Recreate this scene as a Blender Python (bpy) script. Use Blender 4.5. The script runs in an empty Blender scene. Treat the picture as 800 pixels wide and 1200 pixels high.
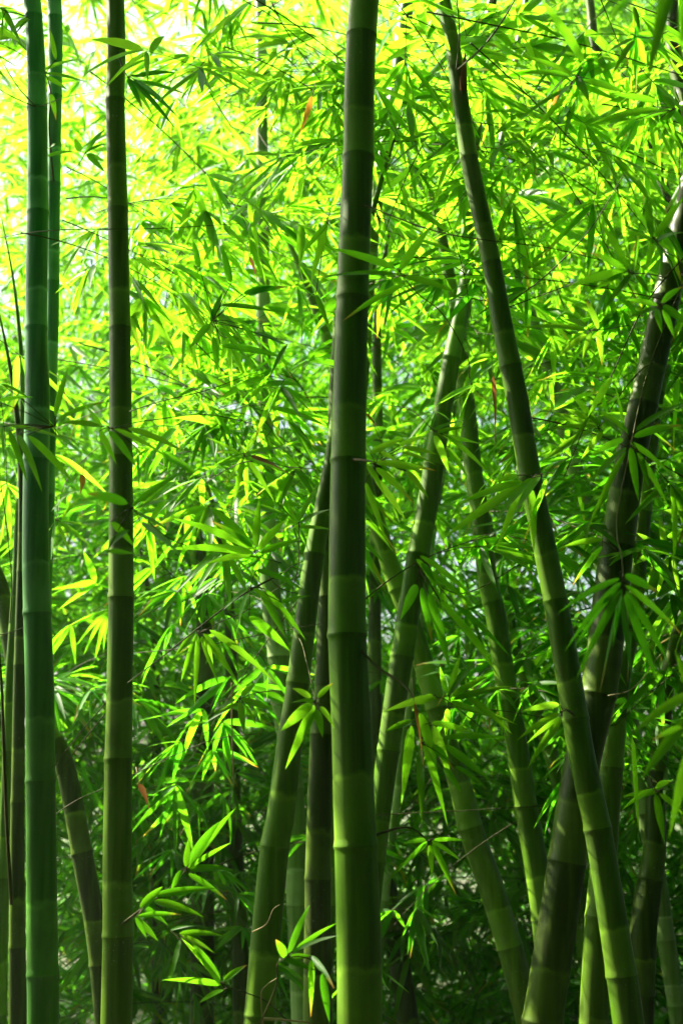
import bpy, math, random
import numpy as np
from mathutils import Vector

# ------------------------------------------------------------------ camera, sky, sun
sc = bpy.context.scene
COL = sc.collection
PITCH = math.radians(12.0)
CAM = np.array([0.0, 0.0, 1.7])
FWD = np.array([0.0, math.cos(PITCH), math.sin(PITCH)])
UPV = np.array([0.0, -math.sin(PITCH), math.cos(PITCH)])
RGT = np.array([1.0, 0.0, 0.0])
FOC = 1600.0

cam_data = bpy.data.cameras.new("camera")
cam = bpy.data.objects.new("camera", cam_data)
COL.objects.link(cam)
cam.location = CAM.tolist()
cam.rotation_euler = (math.radians(90) + PITCH, 0, 0)
cam_data.sensor_fit = 'VERTICAL'
cam_data.sensor_height = 36.0
cam_data.lens = FOC / 1200.0 * 36.0
cam_data.clip_start = 0.05
cam_data.clip_end = 2000.0
cam_data.dof.use_dof = True
cam_data.dof.focus_distance = 3.7
cam_data.dof.aperture_fstop = 3.6
sc.camera = cam

SUN_AZ = math.radians(-63.0)      # to the left of the view direction
SUN_EL = math.radians(46.0)
world = bpy.data.worlds.new("World")
sc.world = world
world.use_nodes = True
wn = world.node_tree
bg = wn.nodes["Background"]
sky = wn.nodes.new("ShaderNodeTexSky")
sky.sky_type = 'NISHITA'
sky.sun_disc = False
sky.sun_elevation = SUN_EL
sky.sun_rotation = SUN_AZ
sky.air_density = 1.0
sky.dust_density = 6.0
wn.links.new(sky.outputs[0], bg.inputs[0])
bg.inputs[1].default_value = 0.05
sd = bpy.data.lights.new("sun", 'SUN')
sd.energy = 5.0
sd.angle = math.radians(0.5)
sd.color = (1.0, 0.93, 0.76)
so = bpy.data.objects.new("sun", sd)
COL.objects.link(so)
TO_SUN = Vector((math.sin(SUN_AZ) * math.cos(SUN_EL), math.cos(SUN_AZ) * math.cos(SUN_EL), math.sin(SUN_EL)))
so.rotation_euler = TO_SUN.to_track_quat('Z', 'Y').to_euler()
so.location = (-6, 8, 14)
sc.view_settings.view_transform = 'Standard'
sc.view_settings.look = 'None'
sc.view_settings.gamma = 1.0
sc.view_settings.exposure = 2.9
sc.render.engine = 'CYCLES'
cy = sc.cycles
cy.max_bounces = 5
cy.diffuse_bounces = 2
cy.glossy_bounces = 2
cy.transmission_bounces = 4
cy.transparent_max_bounces = 4
cy.use_denoising = True
cy.sample_clamp_indirect = 8.0

rng = np.random.default_rng(11)
R = random.Random(5)

# ------------------------------------------------------------------ helpers
def px(x, y, d):
    """a point of the place, from where it shows and how far it stands"""
    return CAM + d * (FWD + (x - 400.0) / FOC * RGT + (600.0 - y) / FOC * UPV)

def dist_for_plane(y, Y):
    return Y / (math.cos(PITCH) - (600.0 - y) / FOC * math.sin(PITCH))

def project(p):
    q = np.asarray(p) - CAM
    d = q @ FWD
    return 400 + FOC * (q @ RGT) / d, 600 - FOC * (q @ UPV) / d, d

def nrm(a):
    return a / (np.linalg.norm(a, axis=-1, keepdims=True) + 1e-9)

class MB:
    def __init__(s):
        s.v = []; s.f4 = []; s.f3 = []; s.c = []; s.m4 = []; s.m3 = []; s.n = 0
    def add(s, v, f4=None, f3=None, col=None, mat=0):
        v = np.asarray(v, float).reshape(-1, 3)
        s.v.append(v)
        if col is None:
            col = np.zeros((len(v), 4))
        s.c.append(np.asarray(col, float).reshape(-1, 4))
        if f4 is not None and len(f4):
            f4 = np.asarray(f4).reshape(-1, 4)
            s.f4.append(f4 + s.n); s.m4.append(np.full(len(f4), mat))
        if f3 is not None and len(f3):
            f3 = np.asarray(f3).reshape(-1, 3)
            s.f3.append(f3 + s.n); s.m3.append(np.full(len(f3), mat))
        s.n += len(v)
    def mesh(s, name, mats, smooth=True):
        me = bpy.data.meshes.new(name)
        V = np.concatenate(s.v); C = np.concatenate(s.c)
        F4 = np.concatenate(s.f4) if s.f4 else np.zeros((0, 4), int)
        F3 = np.concatenate(s.f3) if s.f3 else np.zeros((0, 3), int)
        M = np.concatenate((s.m4 if s.m4 else []) + (s.m3 if s.m3 else []))
        me.vertices.add(len(V)); me.vertices.foreach_set("co", V.astype(np.float32).ravel())
        idx = np.concatenate([F4.ravel(), F3.ravel()]).astype(np.int32)
        me.loops.add(len(idx)); me.loops.foreach_set("vertex_index", idx)
        n = len(F4) + len(F3)
        tot = np.concatenate([np.full(len(F4), 4), np.full(len(F3), 3)])
        st = np.concatenate([[0], np.cumsum(tot)[:-1]]).astype(np.int32)
        me.polygons.add(n)
        me.polygons.foreach_set("loop_start", st)
        me.polygons.foreach_set("material_index", M.astype(np.int32))
        me.polygons.foreach_set("use_smooth", np.full(n, smooth))
        at = me.attributes.new("data", 'FLOAT_COLOR', 'POINT')
        at.data.foreach_set("color", C.astype(np.float32).ravel())
        for m in mats:
            me.materials.append(m)
        me.update(calc_edges=True)
        return me
    def build(s, name, mats, parent=None):
        o = bpy.data.objects.new(name, s.mesh(name, mats))
        COL.objects.link(o)
        if parent is not None:
            o.parent = parent
            o.matrix_parent_inverse.identity()
        return o

def tag(o, label=None, cat=None, group=None, kind=None):
    if label: o["label"] = label
    if cat: o["category"] = cat
    if group: o["group"] = group
    if kind: o["kind"] = kind
    return o

def empty(name, loc):
    o = bpy.data.objects.new(name, None)
    o.empty_display_size = 0.1
    o.location = [float(a) for a in loc]
    COL.objects.link(o)
    return o

# leaves: lance shaped blades folded along the midrib and bent by their weight
def blades(mb, base, dirs, nor, L, W, droop, rnd, hue, rows=(0, .2, .55, 1.0), twist=None, mat=0):
    base = np.asarray(base, float); N = len(base)
    dirs = nrm(np.asarray(dirs, float)); nor = np.asarray(nor, float)
    side = nrm(np.cross(dirs, nor)); nor = np.cross(side, dirs)
    L = np.broadcast_to(L, (N,)).astype(float); W = np.broadcast_to(W, (N,)).astype(float)
    droop = np.broadcast_to(droop, (N,)); rnd = np.broadcast_to(rnd, (N,)); hue = np.broadcast_to(hue, (N,))
    if twist is None:
        twist = np.zeros(N)
    vs = []; cs = []
    def wprof(t):
        return min(1.0, 2.62 * (t ** 0.52) * ((1 - t) ** 1.02))
    def centre(t):
        return base + dirs * (L * t)[:, None] + np.array([0, 0, -1.0]) * (droop * L * t * t)[:, None]
    def data(t, u):
        return np.stack([rnd, np.full(N, t), hue, np.full(N, u)], 1)
    for t in rows:
        c = centre(t)
        if t == 0 or t == 1:
            vs.append(c); cs.append(data(t, 0.5))
        else:
            a = twist * t
            sd_ = side * np.cos(a)[:, None] + nor * np.sin(a)[:, None]
            up_ = -side * np.sin(a)[:, None] + nor * np.cos(a)[:, None]
            w = (W * 0.5 * wprof(t))[:, None]
            vs.append(c - sd_ * w + up_ * w * 0.32); cs.append(data(t, 0.0))
            vs.append(c); cs.append(data(t, 0.5))
            vs.append(c + sd_ * w + up_ * w * 0.32); cs.append(data(t, 1.0))
    K = len(vs)
    V = np.stack(vs, 1).reshape(-1, 3); C = np.stack(cs, 1).reshape(-1, 4)
    off = (np.arange(N) * K)[:, None]
    f3 = [[0, 2, 1], [0, 3, 2]]; f4 = []
    nr = len(rows) - 2
    for r in range(nr - 1):
        a = 1 + 3 * r; b = a + 3
        f4 += [[a, a + 1, b + 1, b], [a + 1, a + 2, b + 2, b + 1]]
    a = 1 + 3 * (nr - 1)
    f3 += [[a, a + 1, K - 1], [a + 1, a + 2, K - 1]]
    F3 = (np.array(f3)[None] + off[:, :, None]).reshape(-1, 3)
    F4 = (np.array(f4)[None] + off[:, :, None]).reshape(-1, 4) if f4 else None
    mb.add(V, F4, F3, C, mat)

def catmull(P, n):
    P = [np.asarray(p, float) for p in P]
    Q = [2 * P[0] - P[1]] + P + [2 * P[-1] - P[-2]]
    out = []
    for i in range(1, len(Q) - 2):
        a, b, c, d = Q[i - 1], Q[i], Q[i + 1], Q[i + 2]
        for k in range(n):
            t = k / n
            out.append(0.5 * ((2 * b) + (c - a) * t + (2 * a - 5 * b + 4 * c - d) * t * t + (3 * b - a - 3 * c + d) * t ** 3))
    out.append(Q[-2])
    return np.array(out)

def tube(mb, path, rad, sides=6, data=None, cap=True, mat=0):
    path = np.asarray(path, float); n = len(path)
    rad = np.broadcast_to(rad, (n,))
    tan = nrm(np.gradient(path, axis=0))
    ref = np.array([0.31, -0.95, 0.05]) if abs(tan[:, 1]).mean() < 0.8 else np.array([1.0, 0.1, 0.2])
    s_ = nrm(np.cross(tan, ref)); u_ = np.cross(s_, tan)
    a = np.linspace(0, 2 * math.pi, sides, endpoint=False)
    V = path[:, None] + rad[:, None, None] * (np.cos(a)[None, :, None] * s_[:, None] + np.sin(a)[None, :, None] * u_[:, None])
    i = np.arange(n - 1)[:, None] * sides; j = np.arange(sides)[None]; k = (j + 1) % sides
    F = np.stack([i + j, i + k, i + sides + k, i + sides + j], -1).reshape(-1, 4)
    if data is None:
        data = np.zeros((n, 4))
    C = np.repeat(data, sides, 0)
    V = V.reshape(-1, 3)
    f3 = None
    if cap:
        V = np.concatenate([V, path[:1], path[-1:]]); C = np.concatenate([C, data[:1], data[-1:]])
        m = n * sides
        f3 = [[m, (q + 1) % sides, q] for q in range(sides)] + [[m + 1, (n - 1) * sides + q, (n - 1) * sides + (q + 1) % sides] for q in range(sides)]
    mb.add(V, F, f3, C, mat)

# ------------------------------------------------------------------ materials
def nt(name):
    m = bpy.data.materials.new(name); m.use_nodes = True
    t = m.node_tree; t.nodes.clear()
    return m, t, t.nodes, t.links

def mix_rgb(t, fac, a, b, mode='MIX'):
    n = t.nodes.new("ShaderNodeMix"); n.data_type = 'RGBA'; n.blend_type = mode
    for i, v in ((0, fac), (6, a), (7, b)):
        if hasattr(v, 'is_output'): t.links.new(v, n.inputs[i])
        elif i == 0: n.inputs[0].default_value = v
        else: n.inputs[i].default_value = (*v, 1)
    return n.outputs[2]

def mathn(t, op, a, b=None, c=None, clamp=False):
    n = t.nodes.new("ShaderNodeMath"); n.operation = op; n.use_clamp = clamp
    for i, v in enumerate((a, b, c)):
        if v is None: continue
        if hasattr(v, 'is_output'): t.links.new(v, n.inputs[i])
        else: n.inputs[i].default_value = v
    return n.outputs[0]

def ramp(t, fac, stops):
    n = t.nodes.new("ShaderNodeValToRGB")
    e = n.color_ramp.elements
    while len(e) > len(stops): e.remove(e[-1])
    while len(e) < len(stops): e.new(1.0)
    for el, (p, c) in zip(e, stops):
        el.position = p; el.color = (*c, 1) if len(c) == 3 else c
    t.links.new(fac, n.inputs[0])
    return n.outputs[0]

def noise(t, scale, detail=3, vec=None, sc3=None):
    n = t.nodes.new("ShaderNodeTexNoise"); n.inputs['Scale'].default_value = scale; n.inputs['Detail'].default_value = detail
    if vec is None:
        vec = t.nodes.new("ShaderNodeTexCoord").outputs['Object']
    if sc3:
        mp = t.nodes.new("ShaderNodeMapping"); mp.inputs['Scale'].default_value = sc3
        t.links.new(vec, mp.inputs[0]); vec = mp.outputs[0]
    t.links.new(vec, n.inputs[0])
    return n.outputs[0]

def attr(t):
    a = t.nodes.new("ShaderNodeAttribute"); a.attribute_name = "data"
    s = t.nodes.new("ShaderNodeSeparateColor")
    t.links.new(a.outputs['Color'], s.inputs[0])
    return s.outputs[0], s.outputs[1], s.outputs[2], a.outputs['Alpha']

def leaf_material():
    m, t, N, Lk = nt("bamboo_leaf")
    rnd, tt, hue, u = attr(t)
    # hue 0 deep green ... 1 young yellow green
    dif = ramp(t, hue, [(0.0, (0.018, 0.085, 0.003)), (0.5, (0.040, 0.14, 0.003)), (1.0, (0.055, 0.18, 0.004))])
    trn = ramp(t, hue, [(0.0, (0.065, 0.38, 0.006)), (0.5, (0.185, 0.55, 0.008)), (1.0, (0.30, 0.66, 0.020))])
    var = mathn(t, 'MULTIPLY_ADD', rnd, 0.5, 0.72)
    # midrib and long fine veins
    rib = mathn(t, 'ABSOLUTE', mathn(t, 'SUBTRACT', u, 0.5))
    ribm = ramp(t, rib, [(0.0, (1, 1, 1)), (0.09, (0, 0, 0))])
    vein = mathn(t, 'MULTIPLY_ADD', mathn(t, 'SINE', mathn(t, 'MULTIPLY', u, 75.0)), 0.06, 0.97)
    var = mathn(t, 'MULTIPLY', var, vein)
    blot = noise(t, 26.0, 3)
    var = mathn(t, 'MULTIPLY', var, mathn(t, 'MULTIPLY_ADD', blot, 0.5, 0.75))
    def shade(c):
        vm = N.new("ShaderNodeVectorMath"); vm.operation = 'SCALE'
        Lk.new(c, vm.inputs[0]); Lk.new(var, vm.inputs['Scale'])
        c = mix_rgb(t, mathn(t, 'MULTIPLY', ribm, 0.35), vm.outputs[0], (0.18, 0.34, 0.01))
        # a few leaves with dry tips
        dry = mathn(t, 'MULTIPLY', mathn(t, 'GREATER_THAN', rnd, 0.89), ramp(t, tt, [(0.66, (0, 0, 0)), (0.97, (1, 1, 1))]))
        return mix_rgb(t, dry, c, (0.42, 0.22, 0.03))
    pb = N.new("ShaderNodeBsdfPrincipled")
    Lk.new(shade(dif), pb.inputs['Base Color'])
    pb.inputs['Roughness'].default_value = 0.45
    pb.inputs['Specular IOR Level'].default_value = 0.13
    tr = N.new("ShaderNodeBsdfTranslucent"); Lk.new(shade(trn), tr.inputs[0])
    mx = N.new("ShaderNodeMixShader"); mx.inputs[0].default_value = 0.6
    Lk.new(pb.outputs[0], mx.inputs[1]); Lk.new(tr.outputs[0], mx.inputs[2])
    out = N.new("ShaderNodeOutputMaterial"); Lk.new(mx.outputs[0], out.inputs[0])
    return m

def dead_material():
    m, t, N, Lk = nt("dry_leaf")
    rnd, tt, hue, u = attr(t)
    c = ramp(t, rnd, [(0, (0.11, 0.045, 0.012)), (0.5, (0.24, 0.09, 0.012)), (1, (0.50, 0.24, 0.02))])
    c = mix_rgb(t, mathn(t, 'MULTIPLY', noise(t, 60, 4), 0.6), c, (0.10, 0.05, 0.02))
    pb = N.new("ShaderNodeBsdfPrincipled"); Lk.new(c, pb.inputs['Base Color']); pb.inputs['Roughness'].default_value = 0.6
    tr = N.new("ShaderNodeBsdfTranslucent"); Lk.new(c, tr.inputs[0])
    mx = N.new("ShaderNodeMixShader"); mx.inputs[0].default_value = 0.45
    Lk.new(pb.outputs[0], mx.inputs[1]); Lk.new(tr.outputs[0], mx.inputs[2])
    out = N.new("ShaderNodeOutputMaterial"); Lk.new(mx.outputs[0], out.inputs[0])
    return m

def twig_material(name, a, b):
    m, t, N, Lk = nt(name)
    c = mix_rgb(t, noise(t, 14, 3), a, b)
    pb = N.new("ShaderNodeBsdfPrincipled"); Lk.new(c, pb.inputs['Base Color']); pb.inputs['Roughness'].default_value = 0.75
    pb.inputs['Specular IOR Level'].default_value = 0.15
    out = N.new("ShaderNodeOutputMaterial"); Lk.new(pb.outputs[0], out.inputs[0])
    return m

def culm_material(name, base, bloom, dirt, speck=0.5, aging=False):
    m, t, N, Lk = nt(name)
    v, irnd, ang, _ = attr(t)
    streak = noise(t, 1.0, 4, sc3=(55, 55, 2.2))
    patch = noise(t, 4.5, 5)
    c = mix_rgb(t, mathn(t, 'MULTIPLY', patch, 0.9), base, dirt)
    if aging:       # the old lower culm has lost its blue cast
        sx = N.new("ShaderNodeSeparateXYZ"); Lk.new(N.new("ShaderNodeTexCoord").outputs['Object'], sx.inputs[0])
        old = ramp(t, mathn(t, 'MULTIPLY', sx.outputs[2], 0.25), [(0.46, (1, 1, 1)), (0.82, (0, 0, 0))])
        c = mix_rgb(t, old, c, (0.020, 0.088, 0.004))
        bl = mix_rgb(t, old, bloom, (0.08, 0.23, 0.03))
    else:
        bl = bloom
    stain = ramp(t, noise(t, 3.2, 6, sc3=(2.5, 2.5, 0.8)), [(0.50, (0, 0, 0)), (0.66, (1, 1, 1))])
    c = mix_rgb(t, mathn(t, 'MULTIPLY', stain, 0.55), c, tuple(0.45 * a_ + 0.012 for a_ in dirt))
    c = mix_rgb(t, mathn(t, 'MULTIPLY', ramp(t, streak, [(0.40, (0, 0, 0)), (0.72, (1, 1, 1))]), 0.30), c, bl)
    # waxy bloom in the lower third of each internode with a ragged upper edge
    wav = mathn(t, 'MULTIPLY_ADD', noise(t, 22, 2), 0.10, mathn(t, 'MULTIPLY_ADD', irnd, 0.10, 0.24))
    edge = mathn(t, 'SUBTRACT', wav, v)
    zone = ramp(t, mathn(t, 'ADD', edge, 0.5), [(0.488, (0, 0, 0)), (0.51, (1, 1, 1))])
    line = mathn(t, 'SUBTRACT', 1.0, mathn(t, 'MULTIPLY', mathn(t, 'ABSOLUTE', edge), 38.0), clamp=True)
    bv = ramp(t, noise(t, 7.0, 5), [(0.30, (0.15, 0.15, 0.15)), (0.60, (1, 1, 1))])
    c = mix_rgb(t, mathn(t, 'MULTIPLY', mathn(t, 'MULTIPLY', zone, bv), 0.5), c, bl)
    c = mix_rgb(t, mathn(t, 'MULTIPLY', mathn(t, 'MULTIPLY', line, bv), 0.85), c, bl)
    # lichen specks
    sp = ramp(t, noise(t, 150, 3), [(0.64, (0, 0, 0)), (0.74, (1, 1, 1))])
    spm = mathn(t, 'MULTIPLY', sp, ramp(t, noise(t, 6, 2), [(0.45, (0, 0, 0)), (0.65, (1, 1, 1))]))
    c = mix_rgb(t, mathn(t, 'MULTIPLY', spm, speck), c, (0.30, 0.34, 0.22))
    pb = N.new("ShaderNodeBsdfPrincipled"); Lk.new(c, pb.inputs['Base Color'])
    rr = mathn(t, 'MULTIPLY_ADD', patch, 0.25, 0.30)
    Lk.new(rr, pb.inputs['Roughness'])
    pb.inputs['Specular IOR Level'].default_value = 0.2
    bp = N.new("ShaderNodeBump"); bp.inputs['Strength'].default_value = 0.25; bp.inputs['Distance'].default_value = 0.002
    Lk.new(streak, bp.inputs['Height']); Lk.new(bp.outputs[0], pb.inputs['Normal'])
    out = N.new("ShaderNodeOutputMaterial"); Lk.new(pb.outputs[0], out.inputs[0])
    return m

LEAF = leaf_material()
DEAD = dead_material()
TWIG = twig_material("green_twig", (0.025, 0.045, 0.006), (0.05, 0.028, 0.008))
PALETWIG = twig_material("pale_twig", (0.32, 0.26, 0.14), (0.16, 0.12, 0.05))
CULM = {
    'teal': culm_material("culm_blue_green", (0.016, 0.19, 0.045), (0.20, 0.50, 0.22), (0.026, 0.15, 0.022), 0.2, True),
    'green': culm_material("culm_green", (0.036, 0.115, 0.002), (0.15, 0.29, 0.020), (0.046, 0.085, 0.002), 0.35),
    'olive': culm_material("culm_olive", (0.048, 0.125, 0.004), (0.18, 0.31, 0.035), (0.052, 0.082, 0.003), 0.7),
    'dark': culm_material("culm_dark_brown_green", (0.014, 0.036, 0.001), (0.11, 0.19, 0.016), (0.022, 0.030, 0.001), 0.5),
    'pale': culm_material("culm_pale", (0.08, 0.19, 0.03), (0.36, 0.46, 0.22), (0.10, 0.15, 0.03), 0.5),
}
RING = twig_material("node_ring", (0.03, 0.06, 0.006), (0.07, 0.08, 0.012))

# ------------------------------------------------------------------ ground
def ground():
    m, t, N, Lk = nt("leaf_litter")
    c = mix_rgb(t, noise(t, 9, 6), (0.020, 0.035, 0.006), (0.06, 0.05, 0.015))
    c = mix_rgb(t, ramp(t, noise(t, 0.8, 3), [(0.45, (0, 0, 0)), (0.6, (1, 1, 1))]), c, (0.03, 0.07, 0.012))
    pb = N.new("ShaderNodeBsdfPrincipled"); Lk.new(c, pb.inputs['Base Color']); pb.inputs['Roughness'].default_value = 0.9
    bp = N.new("ShaderNodeBump"); bp.inputs['Distance'].default_value = 0.03
    Lk.new(noise(t, 20, 5), bp.inputs['Height']); Lk.new(bp.outputs[0], pb.inputs['Normal'])
    out = N.new("ShaderNodeOutputMaterial"); Lk.new(pb.outputs[0], out.inputs[0])
    mb = MB(); n = 61
    g = np.sign(np.linspace(-1, 1, n)) * np.abs(np.linspace(-1, 1, n)) ** 3 * 600
    X, Y = np.meshgrid(g, g)
    Z = 0.06 * np.sin(X * 1.3) * np.cos(Y * 0.9) * np.exp(-(X ** 2 + Y ** 2) / 4000)
    V = np.stack([X, Y, Z], -1).reshape(-1, 3)
    i = np.arange(n - 1)[:, None] * n + np.arange(n - 1)[None]
    F = np.stack([i, i + 1, i + n + 1, i + n], -1).reshape(-1, 4)
    mb.add(V, F)
    tag(mb.build("ground", [m]), "brown and green leaf litter on the grove floor", None, None, "structure")
ground()

# ------------------------------------------------------------------ culms
# key: (label, material, plane distance, [(x, y, width)...], node heights, twiggy)
CULMS = {
 'main': ("thickest culm, glossy dark green, upright in the middle of the grove", 'green', 3.35,
   [(426.5,0,34.5),(418,185,36),(411.5,350,38),(407,540,41),(406.8,650,43),(407.6,745,45),(411,861,47),(414,992,50),(420.6,1100,53),(424,1200,53)],
   [42,185,350,540,745,992]),
 'teal': ("blue-green upright culm with pale rings, nearest the left edge", 'teal', 3.9,
   [(38.5,0,20.5),(44.5,130,22.6),(42,250,25),(42,390,26),(44,470,29),(42,650,31),(46,800,33.5),(47,920,34.5),(48.5,1050,35.5),(50.6,1200,37)],
   [18,128,249,385,540,719,915,1142]),
 'olive': ("slim upright olive-brown culm just right of the blue-green pair", 'olive', 3.7,
   [(136.5,0,21),(137.5,120,22),(139,250,23.5),(140,400,25),(141.5,550,27.5),(141,700,29.5),(140.7,800,30.5),(140,900,32),(138,1000,34),(137.5,1100,35.5),(137,1200,37)],
   [118,247,385,535,700,890,1097]),
 'twin': ("darker green culm standing close behind the blue-green one", 'teal', 4.5,
   [(64,0,17),(63.7,130,16),(62,270,15.5),(61,390,15),(58,520,15),(54,700,15)], [20,112,215,330,450,580]),
 'lean': ("long culm leaning left at its top, crossing in front of the dark brown one", 'green', 3.55,
   [(518,0,17),(533,85,18.5),(553,200,21),(574,300,22),(590,390,24.5),(606,470,25.5),(619,550,26),(634,625,27),(650,705,28),(666,800,30),(680,885,31),(699,970,32),(711,1040,33),(728,1143,36),(736,1200,37)],
   [80,185,308,430,560,704,843,972,1143]),
 'brown': ("broad dark brown culm leaning right, sunlit along its left edge", 'dark', 3.95,
   [(829,150,28),(808,230,29),(788,320,31),(771,400,33),(751,490,34),(738,545,36),(724,635,39),(715,700,41),(702,800,42),(681,890,42),(663,1002,44),(650,1100,45.5),(636,1200,47)],
   [215,350,475,640,815,1010]),
 'rear_pale': ("yellow-edged culm rising between the dark brown and the long leaning culm", 'olive', 4.3,
   [(757,560,20),(748,640,22),(738,730,24),(724,800,25),(715,891,28),(705,1036,31),(695,1200,34)], [600,735,900,1075]),
 'kinked': ("crooked dark culm bending behind the foot of the long leaning culm", 'dark', 4.9,
   [(775,860,20),(767,930,22),(766,1000,27),(754,1080,32),(750,1150,33),(748,1200,34)], [905,1030,1165]),
 'left_lean': ("smooth culm slanting from lower left towards the central one", 'green', 4.15,
   [(402,430,14),(391,530,18),(378,600,21),(366,670,24),(352,800,27),(343,861,29),(331,955,33),(324,992,34),(312,1100,35),(303,1200,36)], [520,650,800,992,1190]),
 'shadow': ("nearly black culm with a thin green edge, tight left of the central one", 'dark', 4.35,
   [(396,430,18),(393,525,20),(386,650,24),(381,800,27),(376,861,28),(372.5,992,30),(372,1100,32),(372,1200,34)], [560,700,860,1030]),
 'milky': ("pale milky culm far back in the sunlit leaves, left of centre", 'pale', 5.6,
   [(306,-20,13),(308,165,14),(309,430,17),(312,600,20),(318,704,24),(325,760,25),(328,810,25),(340,900,25),(348,1030,25),(354,1200,26)], [95,235,380,520,655,770,925,1060]),
 'right_lean': ("mossy green culm slanting right, just right of the central one", 'green', 4.7,
   [(555,180,13),(548,260,15),(545,330,17),(527,430,21),(514,508,23),(501,589,25),(486,667,26),(475,735,27),(465,800,27),(449,918,26),(440,1000,26),(430,1090,27),(424,1200,28)], [235,325,420,545,650,770,880,1010]),
 'cross': ("dull green culm crossing behind the mossy one, slanting to lower right", 'olive', 5.3,
   [(405,480,17),(420,545,18),(440,610,20),(460,670,22),(480,724,23),(500,790,24),(520,860,25),(540,925,27),(552,975,29),(578,1050,30),(605,1140,30),(620,1200,31)], [560,690,830,970,1110]),
 'shade_mid': ("smooth shaded culm curving down right of the mossy one", 'green', 5.0,
   [(538,400,18),(546,470,20),(553,550,21),(562,616,22),(571,680,23),(580.6,720,24),(588,771,24),(600,840,25),(607.6,884,26),(616,942,27),(627,1009,28),(636,1080,28),(645,1180,28)], [470,600,705,820,945]),
 'slip': ("thin shaded culm peeping out behind the curving one", 'green', 6.0,
   [(580,650,12),(592,700,13),(600,740,13),(612,790,14),(630,840,15),(648,895,17),(662,960,18),(680,1080,18)], [700,800,900]),
 'moss': ("stubby mottled culm covered in pale moss, right of the leaning one", 'pale', 5.4,
   [(655,480,17),(665,520,18),(680,570,20),(694,620,20),(710,690,20),(730,800,20)], [545,600,660,740]),
 'top_back': ("brown and white culm showing just right of the central one near its top", 'olive', 5.0,
   [(478,0,17),(466,90,18),(456,150,18),(443,220,17),(434,300,16),(425,420,16)], [60,145,235]),
 'far_brown': ("thin brown culm in the shade right of the central one", 'dark', 6.2,
   [(441,430,11),(441,520,12),(440,660,14),(440,800,16),(444,940,18),(455,1050,22),(468,1130,25),(478,1200,26)], [500,640,800,980,1090]),
 'corner': ("dark mottled culm leaning in at the top right corner", 'dark', 3.9,
   [(782,-20,16),(786,40,18),(791,80,18),(801,120,20),(815,180,22)], [0,98]),
 'top_thin': ("thin dark culm with one white side high on the right", 'dark', 5.2,
   [(689,-10,10),(697,60,11),(726,120,11),(762,170,12),(775,215,12),(790,280,13)], [30,140,205]),
 'thread': ("very thin pale culm slanting behind the leaning one near its top", 'pale', 5.6,
   [(612,20,6),(600,100,6.5),(585,175,7),(574,222,7),(560,290,8),(548,360,8)], [60,135,215,300]),
 'edge_a': ("slim green culm, leftmost of the pair beside the left border", 'green', 4.6,
   [(26,520,7),(22,620,9),(18,700,10),(11,800,11),(8,900,12),(5,1000,14),(2,1100,15),(0,1200,16)], [600,740,880,1030]),
 'edge_b': ("dark culm between the blue-green culm and the slim pair at left border", 'dark', 4.4,
   [(27,640,10),(25,720,12),(23,800,14),(22,900,15),(21,1000,17),(21,1100,19),(21,1200,21)], [670,780,940,1110]),
 'left_cross': ("curved brown culm slanting behind the blue-green and the olive culm", 'dark', 4.9,
   [(-10,660,19),(5,704,20),(22,800,21),(48,850,22),(74,895,23),(98,1016,25),(112,1093,25),(124,1200,26)], [745,870,1000,1130]),
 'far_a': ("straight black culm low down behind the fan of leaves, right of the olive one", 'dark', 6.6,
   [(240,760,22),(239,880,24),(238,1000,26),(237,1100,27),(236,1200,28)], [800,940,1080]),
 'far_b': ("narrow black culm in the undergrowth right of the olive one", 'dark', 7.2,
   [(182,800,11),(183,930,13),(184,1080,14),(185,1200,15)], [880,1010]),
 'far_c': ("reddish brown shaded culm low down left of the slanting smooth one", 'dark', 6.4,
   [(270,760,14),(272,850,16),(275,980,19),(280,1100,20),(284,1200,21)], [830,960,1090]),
}
YOUNG = {'rear_pale','kinked','left_lean','shadow','cross','shade_mid','slip','moss','top_back','far_brown','thread','edge_a','edge_b','left_cross','far_a','far_b','far_c','twin'} - {'twin','top_back','thread'}
culm_axis = {}; culm_obj = {}; culm_short = {
 'main': 'the thick central culm', 'teal': 'the blue-green culm', 'olive': 'the olive-brown culm', 'lean': 'the long leaning culm',
 'brown': 'the broad dark brown culm', 'milky': 'the pale milky culm', 'right_lean': 'the mossy slanting culm'}

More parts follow.
